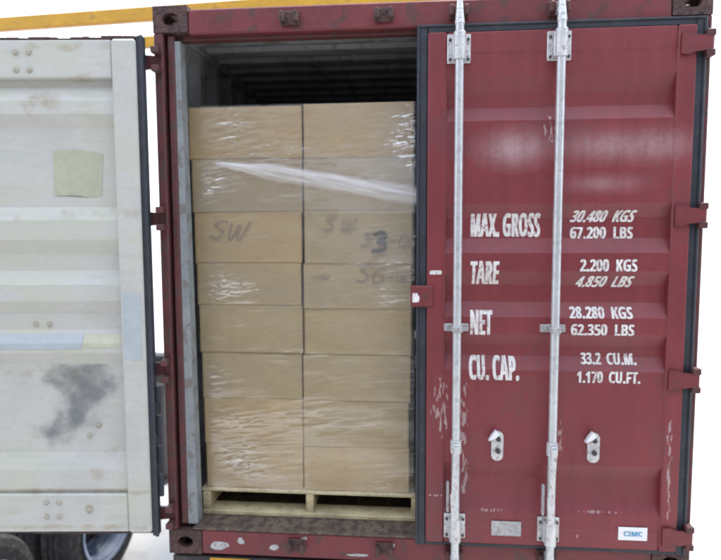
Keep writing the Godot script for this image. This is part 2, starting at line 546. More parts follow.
func build_container() -> Node3D:
	var c := thing("shipping_container", "maroon twenty foot shipping container with its left door swung open", "container", Vector3.ZERO)
	var L := 6.05
	# corner posts: outer bar, groove, inner bar set back
	for sd in [-1.0, 1.0]:
		var p := MB.new()
		p.box(Vector3(sd * W, 0.118, -0.10), Vector3(sd * 1.176, H - 0.118, 0.0), 0.006)
		p.box(Vector3(sd * 1.1755, 0.118, -0.09), Vector3(sd * 1.165, H - 0.118, -0.055), 0.002)
		p.box(Vector3(sd * 1.1645, 0.14, -0.09), Vector3(sd * 1.129, 2.47, -0.018), 0.008)
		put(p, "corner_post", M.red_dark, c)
		var jb := MB.new()
		jb.box(Vector3(sd * 1.195, 0.142, -0.19), Vector3(sd * 1.142, 2.455, -0.092), 0.006)
		var ss := MB.new()
		ss.prism([Vector2(sd * 1.1285, 0.142), Vector2(sd * 1.080, 0.142), Vector2(sd * 1.104, 2.44), Vector2(sd * 1.1285, 2.44)], -0.088, -0.024)
		put(jb, "post_lining", M.inner_grey, c)
		put(ss, "seal_strip", M.strip_grey, c)
		corner_casting(c, sd * (W - 0.081), H - 0.118, H, -0.089)
		corner_casting(c, sd * (W - 0.081), 0.0, 0.118, -0.089)
		# hinge lugs on the post
		for hy in [2.345, 1.63, 0.915, 0.20]:
			for ly in [hy - 0.055, hy + 0.026]:
				var lg := MB.new()
				lg.box(Vector3(sd * 1.1775, ly, 0.0005), Vector3(sd * 1.213, ly + 0.029, 0.055), 0.004)
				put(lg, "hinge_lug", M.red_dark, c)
		# side wall: vertical folds
		var sw := MB.new()
		var pr := []
		var z := -0.195
		while z > -L + 0.35:
			pr.append(Vector2(z, 0)); pr.append(Vector2(z - 0.07, 0)); pr.append(Vector2(z - 0.138, 1)); pr.append(Vector2(z - 0.210, 1))
			z -= 0.278
		pr.append(Vector2(-L + 0.09, 0))
		for i in range(pr.size() - 1):
			for sh in [0.0, 0.002]:
				var xa: float = sd * (1.172 + 0.036 * pr[i].y + sh)
				var xb: float = sd * (1.172 + 0.036 * pr[i + 1].y + sh)
				sw.quad(Vector3(xa, 0.15, pr[i].x), Vector3(xb, 0.15, pr[i + 1].x), Vector3(xb, 2.53, pr[i + 1].x), Vector3(xa, 2.53, pr[i].x), Vector3(-sd if sh == 0.0 else sd, 0, 0))
		put(sw, "side_wall", M.inner_grey, c)
		var tr := MB.new()
		tr.box(Vector3(sd * 1.155, 2.51, -L + 0.18), Vector3(sd * W, 2.575, -0.179), 0.004)
		put(tr, "top_rail", M.inner_grey, c)
		var br := MB.new()
		br.box(Vector3(sd * 1.165, 0.01, -L + 0.18), Vector3(sd * W, 0.165, -0.179), 0.004)
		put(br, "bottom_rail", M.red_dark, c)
	# roof with cross ribs
	var rf := MB.new()
	var pz := []
	var zz := -0.13
	while zz > -L + 0.3:
		pz.append(Vector2(zz, 0)); pz.append(Vector2(zz - 0.09, 0)); pz.append(Vector2(zz - 0.105, 1)); pz.append(Vector2(zz - 0.195, 1))
		zz -= 0.21
	pz.append(Vector2(-L + 0.05, 0))
	for i in range(pz.size() - 1):
		for sh in [0.0, 0.003]:
			var ya: float = 2.535 + 0.022 * pz[i].y + sh
			var yb: float = 2.535 + 0.022 * pz[i + 1].y + sh
			rf.quad(Vector3(-1.2, ya, pz[i].x), Vector3(1.2, ya, pz[i].x), Vector3(1.2, yb, pz[i + 1].x), Vector3(-1.2, yb, pz[i + 1].x), Vector3(0, -1 if sh == 0.0 else 1, 0))
	put(rf, "roof", M.inner_grey, c)
	var ew := MB.new()
	ew.box(Vector3(-1.2, 0.1, -L), Vector3(1.2, 2.56, -L + 0.04), 0.002)
	put(ew, "end_wall", M.inner_grey, c)
	# floor boards
	for k in 14:
		var fb := MB.new()
		fb.box(Vector3(-1.163 + k * 0.1662, 0.105, -L + 0.05), Vector3(-1.163 + k * 0.1662 + 0.1632, 0.1335, -0.176), 0.002)
		put(fb, "floor_board", M.floor_wood, c)
	# header
	var hd := MB.new()
	hd.box(Vector3(-W + 0.1625, 2.462, -0.055), Vector3(W - 0.1625, H - 0.018, -0.002), 0.007)
	hd.box(Vector3(-1.15, 2.474, -0.125), Vector3(1.15, 2.5345, -0.056), 0.003)
	put(hd, "header", M.red, c)
	var hl := MB.new()
	hl.box(Vector3(-1.097, 2.446, -0.095), Vector3(1.097, 2.4735, -0.040), 0.003)
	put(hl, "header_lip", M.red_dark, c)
	# door sill with dirty top plate
	var sl := MB.new()
	sl.box(Vector3(-W + 0.1625, 0.002, -0.06), Vector3(W - 0.1625, 0.124, -0.002), 0.006)
	put(sl, "door_sill", M.red, c)
	var sp := MB.new()
	sp.box(Vector3(-1.097, 0.1245, -0.175), Vector3(1.097, 0.137, 0.004), 0.003)
	put(sp, "sill_plate", M.sill_dirt, c)
	# cam keepers on header and sill
	for kx in [-0.585, -0.165, 0.16, 0.582]:
		for up in [true, false]:
			var k := MB.new()
			var y := 2.515 if up else 0.07
			k.box(Vector3(kx - 0.042, y - 0.03, -0.0018), Vector3(kx + 0.042, y + 0.03, 0.010), 0.004)
			k.box(Vector3(kx - 0.040, y - 0.024, 0.0102), Vector3(kx - 0.022, y + 0.020, 0.052), 0.004)
			k.box(Vector3(kx + 0.022, y - 0.024, 0.0102), Vector3(kx + 0.040, y + 0.020, 0.052), 0.004)
			put(k, "cam_keeper", M.rusty if kx < 0 else M.red_dark, c)
	# bare metal patches and scraped paint on the sill
	for a in [[-0.965, 0.046, 0.05, 0.024], [-0.86, 0.075, 0.018, 0.018], [-0.55, 0.10, 0.02, 0.012], [-0.14, 0.085, 0.03, 0.013], [-0.30, 0.03, 0.06, 0.008], [-0.70, 0.05, 0.025, 0.02]]:
		var pm := MB.new()
		var pts := []
		for q in 9:
			var an := TAU * q / 9.0
			var rr := rng.randf_range(0.6, 1.1)
			pts.append(Vector2(a[0] + cos(an) * a[2] * rr, a[1] + sin(an) * a[3] * rr))
		pm.prism(pts, -0.0015, 0.0006)
		put(pm, "bare_patch", M.galv if a[0] < -1.0 else M.plate_grey, c)
	build_closed_door(c)
	build_open_door(c)
	return c

func hinge(parent: Node, x0: float, x1: float, y: float, z: float, m: Material, sd: float):
	# strap with a rounded foot that narrows to the barrel
	var mb := MB.new()
	var w: float = absf(x1 - x0)
	var pts := []
	for p in [[0, -0.042], [0.25, -0.046], [0.5, -0.034], [1, -0.028], [1, 0.028], [0.5, 0.034], [0.25, 0.046], [0, 0.042]]:
		pts.append(Vector2(x0 + sd * w * p[0], y + p[1]))
	mb.prism(pts, z, z + 0.014)
	mb.cyl(Vector3(x1, y - 0.026, z - 0.002), Vector3(x1, y + 0.026, z - 0.002), 0.015, 12)
	var o := put(mb, "hinge", m, parent)
	return o

func bracket(parent: Node, x: float, y0: float, y1: float, hw: float, bolts: bool):
	# plate halves either side of a half-round cover over the rod
	var mb := MB.new()
	mb.box(Vector3(x - hw, y0, DZ + 0.0005), Vector3(x + hw, y1, DZ + 0.012), 0.004)
	mb.box(Vector3(x - 0.028, y0 + 0.004, DZ + 0.0122), Vector3(x + 0.028, y1 - 0.004, DZ + 0.050), 0.010)
	mb.cyl(Vector3(x, y0 + 0.003, 0.082), Vector3(x, y1 - 0.003, 0.082), 0.026, 18, -1, 0.003)
	put(mb, "rod_bracket", M.galv_worn, parent)
	if bolts:
		for q in [[-0.75, 0.8], [0.78, 0.12], [-0.75, 0.12], [0.78, 0.8]]:
			var b := MB.new()
			b.cyl(Vector3(x + hw * q[0], lerpf(y0, y1, q[1]), DZ + 0.0122), Vector3(x + hw * q[0], lerpf(y0, y1, q[1]), DZ + 0.019), 0.0065, 6)
			put(b, "bolt", M.bolt_dark, parent)

func build_closed_door(c: Node3D):
	var d := part("closed_door", c)
	d.set_meta("label", "closed maroon door with white weight lettering and two galvanised rods")
	var R := Rect2(0, 0, 1.22, 2.5)
	var sh := MB.new()
	sh.rect = R
	door_sheet(sh, 0.108, 1.072, 0.150, 2.405, DZ, 1.0)
	put(sh, "door_panel", M.door_red, d)
	var fr := MB.new()
	fr.rect = R
	fr.box(Vector3(0.028, 0.128, -0.035), Vector3(0.110, 2.425, DZ + 0.006), 0.006)
	fr.box(Vector3(1.070, 0.128, -0.035), Vector3(1.146, 2.425, DZ + 0.006), 0.006)
	fr.box(Vector3(0.1105, 2.330, -0.035), Vector3(1.0695, 2.424, DZ + 0.003), 0.006)
	fr.box(Vector3(0.1105, 0.129, -0.035), Vector3(1.0695, 0.215, DZ + 0.003), 0.006)
	put(fr, "door_frame", M.door_red, d)
	# rubber seal around the leaf: flat lip with a rolled edge
	var gk := MB.new()
	for e in [[-0.020, 0.107, 0.0275, 2.464], [1.1465, 0.107, 1.192, 2.464], [0.0276, 2.4255, 1.1464, 2.464], [0.0276, 0.107, 1.1464, 0.1275]]:
		gk.box(Vector3(e[0], e[1], -0.020), Vector3(e[2], e[3], 0.018), 0.004)
	gk.cyl(Vector3(-0.012, 0.112, 0.0185), Vector3(-0.012, 2.458, 0.0185), 0.007, 10)
	gk.cyl(Vector3(1.184, 0.112, 0.0185), Vector3(1.184, 2.458, 0.0185), 0.007, 10)
	gk.cyl(Vector3(-0.005, 2.456, 0.0185), Vector3(1.18, 2.456, 0.0185), 0.006, 10)
	put(gk, "door_seal", M.gasket, d)
	# locking rods
	for x in [0.160, 0.582]:
		var rd := MB.new()
		rd.cyl(Vector3(x, 0.085, 0.082), Vector3(x, 2.47, 0.082), 0.0185, 20)
		put(rd, "lock_rod", M.galv, d)
		var cm := MB.new()
		cm.cyl(Vector3(x, 2.44, 0.082), Vector3(x, 2.50, 0.078), 0.021, 16, 0.015)
		cm.cyl(Vector3(x, 2.50, 0.078), Vector3(x, 2.555, 0.070), 0.015, 16, 0.011, 0.002)
		cm.prism([Vector2(x - 0.016, 2.485), Vector2(x + 0.016, 2.485), Vector2(x + 0.012, 2.53), Vector2(x - 0.012, 2.53)], 0.02, 0.066)
		put(cm, "rod_cam", M.galv_worn, d)
		var cb := MB.new()
		cb.cyl(Vector3(x, 0.03, 0.074), Vector3(x, 0.09, 0.082), 0.013, 16, 0.022)
		cb.prism([Vector2(x - 0.016, 0.05), Vector2(x + 0.016, 0.05), Vector2(x + 0.012, 0.10), Vector2(x - 0.012, 0.10)], 0.02, 0.066)
		put(cb, "rod_cam", M.galv_worn, d)
		bracket(d, x, 2.290, 2.412, 0.050, true)
		bracket(d, x, 0.158, 0.272, 0.048, true)
		# narrow mid guide
		var mg := MB.new()
		mg.box(Vector3(x - 0.055, 1.120, DZ - 0.02), Vector3(x + 0.055, 1.155, DZ + 0.012), 0.004)
		mg.box(Vector3(x - 0.024, 1.122, DZ + 0.0122), Vector3(x + 0.024, 1.153, 0.104), 0.006)
		put(mg, "rod_guide", M.plate_grey, d)
		# handle hub and the handle hanging down along the rod
		var hb := MB.new()
		hb.cyl(Vector3(x, 0.575, 0.082), Vector3(x, 0.635, 0.082), 0.025, 18, -1, 0.003)
		hb.box(Vector3(x - 0.014, 0.580, 0.098), Vector3(x + 0.014, 0.628, 0.122), 0.004)
		put(hb, "handle_hub", M.galv_worn, d)
		var hn := MB.new()
		var tilt := Transform3D(Basis(Vector3(0, 0, 1), -0.05), Vector3(x, 0.60, 0.112))
		hn.box(Vector3(-0.012, -0.20, 0.0105), Vector3(0.012, 0.018, 0.018), 0.003, tilt)
		var tilt2 := Transform3D(Basis(Vector3(0, 0, 1), 0.04), tilt * Vector3(0, -0.198, -0.002))
		hn.box(Vector3(-0.016, -0.14, 0.008), Vector3(0.010, 0.0, 0.020), 0.004, tilt2)
		put(hn, "handle", M.galv_worn, d)
		var hs := MB.new()
		hs.box(Vector3(x - 0.040, 0.30, 0.062), Vector3(x - 0.028, 0.44, 0.088), 0.004)
		put(hs, "handle_guard", M.plate_grey, d)
	# handle retainers: long rounded plates with two holes and a bent tab
	for a in [[0.349, 0.597], [0.772, 0.600]]:
		var rp := MB.new()
		var pts := []
		for k in 24:
			var an := TAU * k / 24.0
			pts.append(Vector2(a[0] + cos(an) * 0.027, a[1] + sin(an) * 0.027 + (0.042 if sin(an) >= 0 else -0.042)))
		rp.prism(pts, DZ + 0.0005, DZ + 0.008)
		put(rp, "handle_retainer", M.galv_worn, d)
		for hy in [0.034, -0.022]:
			var ho := MB.new()
			ho.cyl(Vector3(a[0] + 0.003, a[1] + hy, DZ + 0.0082), Vector3(a[0] + 0.003, a[1] + hy, DZ + 0.020), 0.011, 10)
			put(ho, "bolt", M.bolt_dark, d)
		var tb := MB.new()
		tb.prism([Vector2(a[0] - 0.042, a[1] + 0.030), Vector2(a[0] - 0.030, a[1] + 0.052), Vector2(a[0] - 0.010, a[1] + 0.078), Vector2(a[0] + 0.008, a[1] + 0.060), Vector2(a[0] - 0.012, a[1] + 0.042)], DZ + 0.0082, DZ + 0.034)
		put(tb, "retainer_tab", M.plate_white, d)
	# hinges
	for hy in [2.345, 1.63, 0.915, 0.20]:
		hinge(d, 1.078, 1.198, hy, DZ + 0.0065, M.red, 1.0)
	# overlap catch on the leading edge
	var la := MB.new()
	la.box(Vector3(-0.045, 1.228, 0.019), Vector3(0.060, 1.325, 0.044), 0.008)
	put(la, "edge_catch", M.red, d)
	var lw := MB.new()
	lw.prism([Vector2(-0.036, 1.250), Vector2(-0.008, 1.250), Vector2(-0.004, 1.272), Vector2(-0.016, 1.292), Vector2(-0.036, 1.292)], 0.0441, 0.0452)
	put(lw, "paint_mark", M.white_paint, d)
	var dm := MB.new()
	dm.box(Vector3(0.040, 1.375, DZ + 0.0061), Vector3(0.093, 1.393, DZ + 0.0075), 0.0005)
	put(dm, "paint_mark", M.white_paint, d)
	# lettering
	var wp: Material = M.white_paint
	for t in [["MAX. GROSS", 0.222, 0.527, 1.540, 1.646, 0.0], ["TARE", 0.220, 0.347, 1.330, 1.436, 0.0], ["NET", 0.222, 0.320, 1.104, 1.214, 0.0], ["CU. CAP.", 0.219, 0.442, 0.897, 1.006, 0.0],
			["30.480  KGS", 0.660, 0.929, 1.604, 1.656, 0.3], ["67.200  LBS", 0.656, 0.924, 1.532, 1.584, 0.0], ["2.200  KGS", 0.694, 0.937, 1.389, 1.443, 0.0], ["4.850  LBS", 0.688, 0.926, 1.318, 1.369, 0.3],
			["28.280  KGS", 0.656, 0.926, 1.181, 1.232, 0.0], ["62.350  LBS", 0.662, 0.933, 1.106, 1.157, 0.0], ["33.2  CU.M.", 0.714, 0.954, 0.973, 1.023, 0.0], ["1.170  CU.FT.", 0.693, 0.966, 0.893, 0.946, 0.0]]:
		lettering(d, t[0], t[1], t[2], t[3], t[4], wp, t[5], -1.0, 0.024 if t[4] - t[3] > 0.08 else 0.030)
	# plates
	var cp := MB.new()
	cp.box(Vector3(0.328, 0.174, DZ + 0.0035), Vector3(0.462, 0.243, DZ + 0.006), 0.001)
	put(cp, "approval_plate", M.plate_grey, d)
	var mk := MB.new()
	mk.box(Vector3(0.892, 0.176, DZ + 0.0035), Vector3(1.018, 0.237, DZ + 0.0055), 0.001)
	put(mk, "maker_plate", M.plate_white, d)
	lettering(d, "CIMC", 0.915, 0.997, 0.196, 0.218, M.blue_print, 0.0, DZ + 0.0065)

func build_open_door(c: Node3D):
	var d := part("open_door", c)
	d.set_meta("label", "open door leaf showing its pale stained inside")
	d.position = Vector3(-1.235, 0, 0.03)
	d.rotation.y = 0.0886
	var R := Rect2(-1.2, 0, 1.2, 2.5)
	var sh := MB.new()
	sh.rect = R
	# inside of the folds: what is a groove outside stands proud here
	door_sheet(sh, -1.06, -0.155, 0.150, 2.41, -0.0232, -1.0)
	var sh2 := MB.new()
	sh2.rect = R
	put(sh, "door_panel", M.door_cream, d)
	var fr := MB.new()
	fr.rect = R
	fr.box(Vector3(-0.154, 0.132, -0.022), Vector3(-0.044, 2.432, 0.034), 0.010)
	fr.box(Vector3(-1.15, 0.132, -0.022), Vector3(-1.061, 2.432, 0.034), 0.010)
	fr.box(Vector3(-1.0605, 2.262, -0.022), Vector3(-0.1545, 2.430, 0.024), 0.006)
	fr.box(Vector3(-1.0605, 0.134, -0.022), Vector3(-0.1545, 0.322, 0.024), 0.006)
	put(fr, "door_frame", M.door_cream, d)
	var ou := MB.new()
	ou.box(Vector3(-1.15, 0.134, -0.030), Vector3(-0.044, 2.430, -0.0255), 0.001)
	put(ou, "outer_skin", M.red, d)
	# rubber seal round the leaf
	var gk := MB.new()
	gk.box(Vector3(-0.0435, 0.112, -0.02), Vector3(-0.014, 2.448, 0.024), 0.005)
	gk.box(Vector3(-1.18, 0.112, -0.02), Vector3(-1.1505, 2.448, 0.024), 0.005)
	gk.cyl(Vector3(-0.019, 0.114, 0.0245), Vector3(-0.019, 2.446, 0.0245), 0.008, 10)
	put(gk, "door_seal", M.gasket, d)
	# ragged rusty top edge
	var tp := MB.new()
	var x := -1.15
	while x < -0.05:
		var w := rng.randf_range(0.03, 0.10)
		var t := rng.randf_range(0.004, 0.016)
		tp.box(Vector3(x, 2.4325, -0.016), Vector3(minf(x + w, -0.045), 2.4325 + t, 0.020), 0.003)
		x += w + 0.0004
	put(tp, "top_edge", M.rusty, d)
	var bt := MB.new()
	x = -1.15
	while x < -0.06:
		var w := rng.randf_range(0.04, 0.12)
		bt.box(Vector3(x, 0.1315 - rng.randf_range(0.004, 0.013), -0.016), Vector3(minf(x + w, -0.045), 0.1315, 0.018), 0.003)
		x += w + 0.0004
	put(bt, "bottom_edge", M.rusty, d)
	# torn lengths of the outer seal in the hinge gap
	for q in [[0.60, 0.70], [0.46, 0.55], [0.30, 0.41], [0.76, 0.84]]:
		var fl := MB.new()
		fl.box(Vector3(-0.0135, q[0], -0.010), Vector3(0.010, q[1], 0.006), 0.004)
		put(fl, "seal_flap", M.gasket if q[0] < 2.0 else M.red_dark, d)
	for hy in [2.345, 1.63, 0.915, 0.20]:
		hinge(d, -0.120, 0.022, hy, -0.046, M.red_dark, 1.0)
	# bolt heads
	var bolt: MeshInstance3D = null
	for p in [[-0.585, 2.375], [-0.525, 2.375], [-0.585, 2.298], [-0.525, 2.298], [-0.545, 0.283], [-0.485, 0.283], [-0.545, 0.212], [-0.485, 0.212], [-0.575, 1.135], [-0.512, 1.135], [-0.30, 0.645], [-0.345, 0.595], [-0.34, 0.245]]:
		var zz := 0.0245
		if p[1] > 1.0 and p[1] < 2.0:
			zz = -0.020 + DEEP * groove(p[1]) + 0.0002
		elif p[1] > 0.5 and p[1] < 1.0:
			zz = -0.0198
		if bolt == null:
			var b := MB.new()
			b.lathe([[0.0135, 0.0], [0.0125, 0.004], [0.008, 0.0075], [0.0, 0.009]], Transform3D(Basis(Vector3.RIGHT, PI / 2), Vector3.ZERO), 14)
			bolt = put(b, "bolt", M.bolt_rust, d)
			bolt.position = Vector3(p[0], p[1], zz)
		else:
			again(bolt, d, Transform3D(Basis.IDENTITY, Vector3(p[0], p[1], zz)))
	# square sticker and tape
	var st := MB.new()
	var outl := [Vector2(-0.462, 1.738), Vector2(-0.458, 1.944), Vector2(-0.36, 1.950), Vector2(-0.262, 1.936), Vector2(-0.228, 1.930), Vector2(-0.240, 1.735), Vector2(-0.30, 1.730), Vector2(-0.37, 1.742)]
	st.prism(outl, -0.0198, -0.0185)
	put(st, "sticker", M.sticker, d)
	for a in [[-0.92, -0.345, 1.022, 1.090, M.tape_blue], [-0.343, -0.165, 1.028, 1.090, M.tape_cream]]:
		var tpe := MB.new()
		# laid over the fold of the sheet
		var ys := [a[3], 1.05, 1.005, a[2]] if a[2] < 1.005 else [a[3], 1.05, a[2]]
		for k in range(ys.size() - 1):
			for lift in [0.0006, 0.0014]:
				var za: float = -0.020 + DEEP * groove(ys[k]) + lift
				var zb: float = -0.020 + DEEP * groove(ys[k + 1]) + lift
				tpe.quad(Vector3(a[0], ys[k], za), Vector3(a[1] - 0.004 * k, ys[k], za), Vector3(a[1] - 0.004 * (k + 1), ys[k + 1], zb), Vector3(a[0], ys[k + 1], zb), Vector3.BACK)
		put(tpe, "tape", a[4], d)
	var vt := MB.new()
	vt.prism([Vector2(-0.143, 0.975), Vector2(-0.058, 0.970), Vector2(-0.056, 1.28), Vector2(-0.145, 1.296)], 0.0343, 0.0352)
	put(vt, "tape", M.tape_blue, d)

# ---------------------------------------------------------------- load
const PALLET_Y := 0.138
const BZ := -0.15                      # front of the boxes

func build_pallet():
	var p := thing("wooden_pallet", "pale wooden pallet under the wrapped carton stack", "pallet", Vector3(-0.555, PALLET_Y, -0.15))
	var x0 := -0.55
	var x1 := 0.56
	for k in 3:
		var b := MB.new()
		var z1 := 0.015 - k * 0.40
		b.box(Vector3(x0 + rng.randf_range(0, 0.008), 0.0, z1 - 0.11), Vector3(x1, 0.022, z1), 0.003)
		put(b, "bottom_board", M.pine, p)
	for sx in [-0.525, 0.008, 0.535]:
		var b := MB.new()
		b.box(Vector3(sx - 0.019, 0.0225, -0.92), Vector3(sx + 0.019, 0.112, 0.004), 0.003)
		put(b, "stringer", M.pine, p)
	for k in 7:
		var b := MB.new()
		var z1 := -0.004 - k * 0.132
		b.box(Vector3(x0, 0.1125, z1 - 0.10), Vector3(x1, 0.1315, z1), 0.003)
		put(b, "deck_board", M.pine, p)

# carton with slightly bowed front, rounded edges and the slot of its closing flaps on top
func carton_mesh(w: float, h: float, dp: float, bow: float) -> MB:
	var mb := MB.new()
	var nx := 8
	var ny := 4
	var r := 0.006
	var px := func(i: int, j: int) -> Vector3:
		var u := float(i) / nx
		var v := float(j) / ny
		var e := minf(minf(u, 1 - u) * w, minf(v, 1 - v) * h)
		var z := bow * sin(PI * u) * sin(PI * v)
		if e < 1e-6:
			z -= r
		return Vector3((u - 0.5) * w, v * h, z)
	var nm := func(i: int, j: int) -> Vector3:
		var a: Vector3 = px.call(mini(i + 1, nx), j) - px.call(maxi(i - 1, 0), j)
		var b: Vector3 = px.call(i, mini(j + 1, ny)) - px.call(i, maxi(j - 1, 0))
		return a.cross(b).normalized()
	# extra ring close to the edge keeps the face flat and the edge tight
	mb.box(Vector3(-w / 2, 0, -dp), Vector3(w / 2, h, -r * 0.5), 0.005)
	for i in nx:
		for j in ny:
			var a: Vector3 = px.call(i, j)
			var b: Vector3 = px.call(i + 1, j)
			var c: Vector3 = px.call(i + 1, j + 1)
			var d: Vector3 = px.call(i, j + 1)
			for q in [a, b, c, d]:
				pass
			mb.tri_s(a, b, c, nm.call(i, j), nm.call(i + 1, j), nm.call(i + 1, j + 1))
			mb.tri_s(a, c, d, nm.call(i, j), nm.call(i + 1, j + 1), nm.call(i, j + 1))
	return mb

func glyph(mb: MB, ch: String, x: float, y: float, k: float, w: float, z: float, lean := 0.25):
	var G := {
		"S": [[[0.8, 0.95], [0.45, 1.0], [0.12, 0.8], [0.35, 0.58], [0.65, 0.42], [0.6, 0.1], [0.2, 0.0], [0.0, 0.12]]],
		"W": [[[0.0, 0.9], [0.1, 0.1], [0.3, 0.0], [0.5, 0.8], [0.58, 0.1], [0.8, 0.0], [1.05, 0.95]]],
		"3": [[[0.1, 0.9], [0.5, 1.0], [0.7, 0.75], [0.35, 0.52], [0.72, 0.35], [0.6, 0.05], [0.1, 0.0]]],
		"-": [[[0.1, 0.45], [0.6, 0.5]]],
		"0": [[[0.6, 0.9], [0.2, 0.8], [0.1, 0.3], [0.4, 0.05], [0.7, 0.4], [0.6, 0.9]]],
		"6": [[[0.7, 0.95], [0.3, 0.7], [0.12, 0.25], [0.4, 0.0], [0.68, 0.25], [0.4, 0.45], [0.15, 0.3]]],
		"G": [[[0.75, 0.9], [0.35, 0.95], [0.05, 0.45], [0.3, 0.0], [0.75, 0.15], [0.75, 0.45], [0.45, 0.45]]],
		"1": [[[0.3, 0.6], [0.4, 0.1]]],
		"k": [[[0.1, 0.7], [0.1, 0.1], [0.4, 0.5], [0.25, 0.3], [0.6, 0.1]]],
		"~": [[[0.0, 0.4], [0.3, 0.3], [0.5, 0.45], [0.8, 0.35]]],
		"w": [[[0.0, 0.5], [0.2, 0.1], [0.4, 0.45], [0.6, 0.1], [0.85, 0.5]]],
	}
	for line in G[ch]:
		var pts := []
		for q in line:
			pts.append(Vector2(x + (q[0] + lean * q[1]) * k, y + q[1] * k))
		# rounder strokes
		var sm := []
		for i in range(pts.size() - 1):
			var p0: Vector2 = pts[maxi(i - 1, 0)]
			var p3: Vector2 = pts[mini(i + 2, pts.size() - 1)]
			for t in 4:
				sm.append(pts[i].cubic_interpolate(pts[i + 1], p0, p3, t / 4.0))
		sm.append(pts[-1])
		mb.stroke(sm, w, z)

func build_boxes():
	var edges := [[0.2700, 0.502, 0.735, 0.970, 1.206, 1.414, 1.664, 1.918, 2.168], [0.2700, 0.498, 0.733, 0.962, 1.190, 1.412, 1.668, 1.917, 2.172]]
	var order := ["bottom", "second", "third", "fourth", "fifth", "sixth", "seventh", "top"]
	var cols := ["left", "right"]
	for col in 2:
		for row in 8:
			var y0: float = edges[col][row]
			var y1: float = edges[col][row + 1]
			var t := row / 7.0
			var w := 0.530 + rng.randf_range(-0.004, 0.004) - (0.004 if col == 1 else 0.030 * (1.0 - t))
			var inner := lerpf(-0.579, -0.562, t) + rng.randf_range(-0.003, 0.003)
			var gap := 0.0065 if row > 3 else 0.0035
			var cx := inner - gap - w / 2 if col == 0 else inner + gap * 0.8 + w / 2
			if col == 0:
				# the left column leans out towards the container wall higher up
				var lf: float = [-1.078, -1.082, -1.087, -1.094, -1.101, -1.108, -1.113, -1.125][row]
				w = inner - gap - lf
				cx = lf + w / 2
			var mb := carton_mesh(w, y1 - y0 - 0.0006, 0.44, rng.randf_range(0.002, 0.006))
			var o := MeshInstance3D.new()
			o.mesh = mb.mesh()
			o.material_override = [M.kraft, M.kraft_warm, M.kraft_dull][rng.randi() % 3] if row < 7 else M.kraft_warm
			o.name = numbered("cardboard_box")
			add_child(o)
			o.position = Vector3(cx, y0, BZ + rng.randf_range(-0.006, 0.004))
			o.rotation.y = rng.randf_range(-0.012, 0.012)
			var lab: String
			if row == 0:
				lab = "brown carton resting on the pallet, bottom of the %s column" % cols[col]
			elif row == 7:
				lab = "brown carton under the container roof, topmost of the %s column" % cols[col]
			else:
				lab = "brown carton, %s up from the pallet in the %s column" % [order[row], cols[col]]
			var zf := 0.0075
			if row == 5 and col == 0:
				lab = "brown carton marked SW, sixth up from the pallet, left column"
				var ink := MB.new()
				glyph(ink, "S", -0.185, 0.120, 0.085, 0.008, zf)
				glyph(ink, "W", -0.105, 0.118, 0.085, 0.008, zf, 0.4)
				put(ink, "handwriting", M.ink_faint, o)
			elif row == 5 and col == 1:
				lab = "brown carton marked SW and 33, sixth up from the pallet, right column"
				var ink := MB.new()
				glyph(ink, "S", -0.165, 0.158, 0.060, 0.008, zf)
				glyph(ink, "W", -0.085, 0.158, 0.060, 0.008, zf, 0.3)
				glyph(ink, "3", 0.012, 0.088, 0.058, 0.009, zf)
				put(ink, "handwriting", M.ink_faint, o)
				var ik2 := MB.new()
				glyph(ik2, "3", 0.062, 0.060, 0.088, 0.019, zf + 0.002, 0.1)
				put(ik2, "handwriting", M.ink, o)
				var ik3 := MB.new()
				glyph(ik3, "-", 0.140, 0.085, 0.055, 0.007, zf)
				glyph(ik3, "0", 0.185, 0.080, 0.058, 0.008, zf)
				glyph(ik3, "6", 0.225, 0.080, 0.058, 0.008, zf)
				put(ik3, "handwriting", M.ink_faint, o)
			elif row == 4 and col == 1:
				lab = "brown carton marked SG, fifth up from the pallet, right column"
				var ink := MB.new()
				glyph(ink, "~", -0.225, 0.140, 0.045, 0.006, zf)
				glyph(ink, "w", -0.180, 0.142, 0.045, 0.007, zf)
				glyph(ink, "S", -0.005, 0.135, 0.075, 0.008, zf)
				glyph(ink, "G", 0.065, 0.128, 0.072, 0.008, zf)
				glyph(ink, "-", 0.140, 0.135, 0.045, 0.007, zf)
				glyph(ink, "1", 0.170, 0.135, 0.055, 0.007, zf)
				glyph(ink, "k", 0.200, 0.130, 0.055, 0.007, zf)
				put(ink, "handwriting", M.ink_faint, o)
			tag(o, lab, "box", "cartons stacked on the pallet")

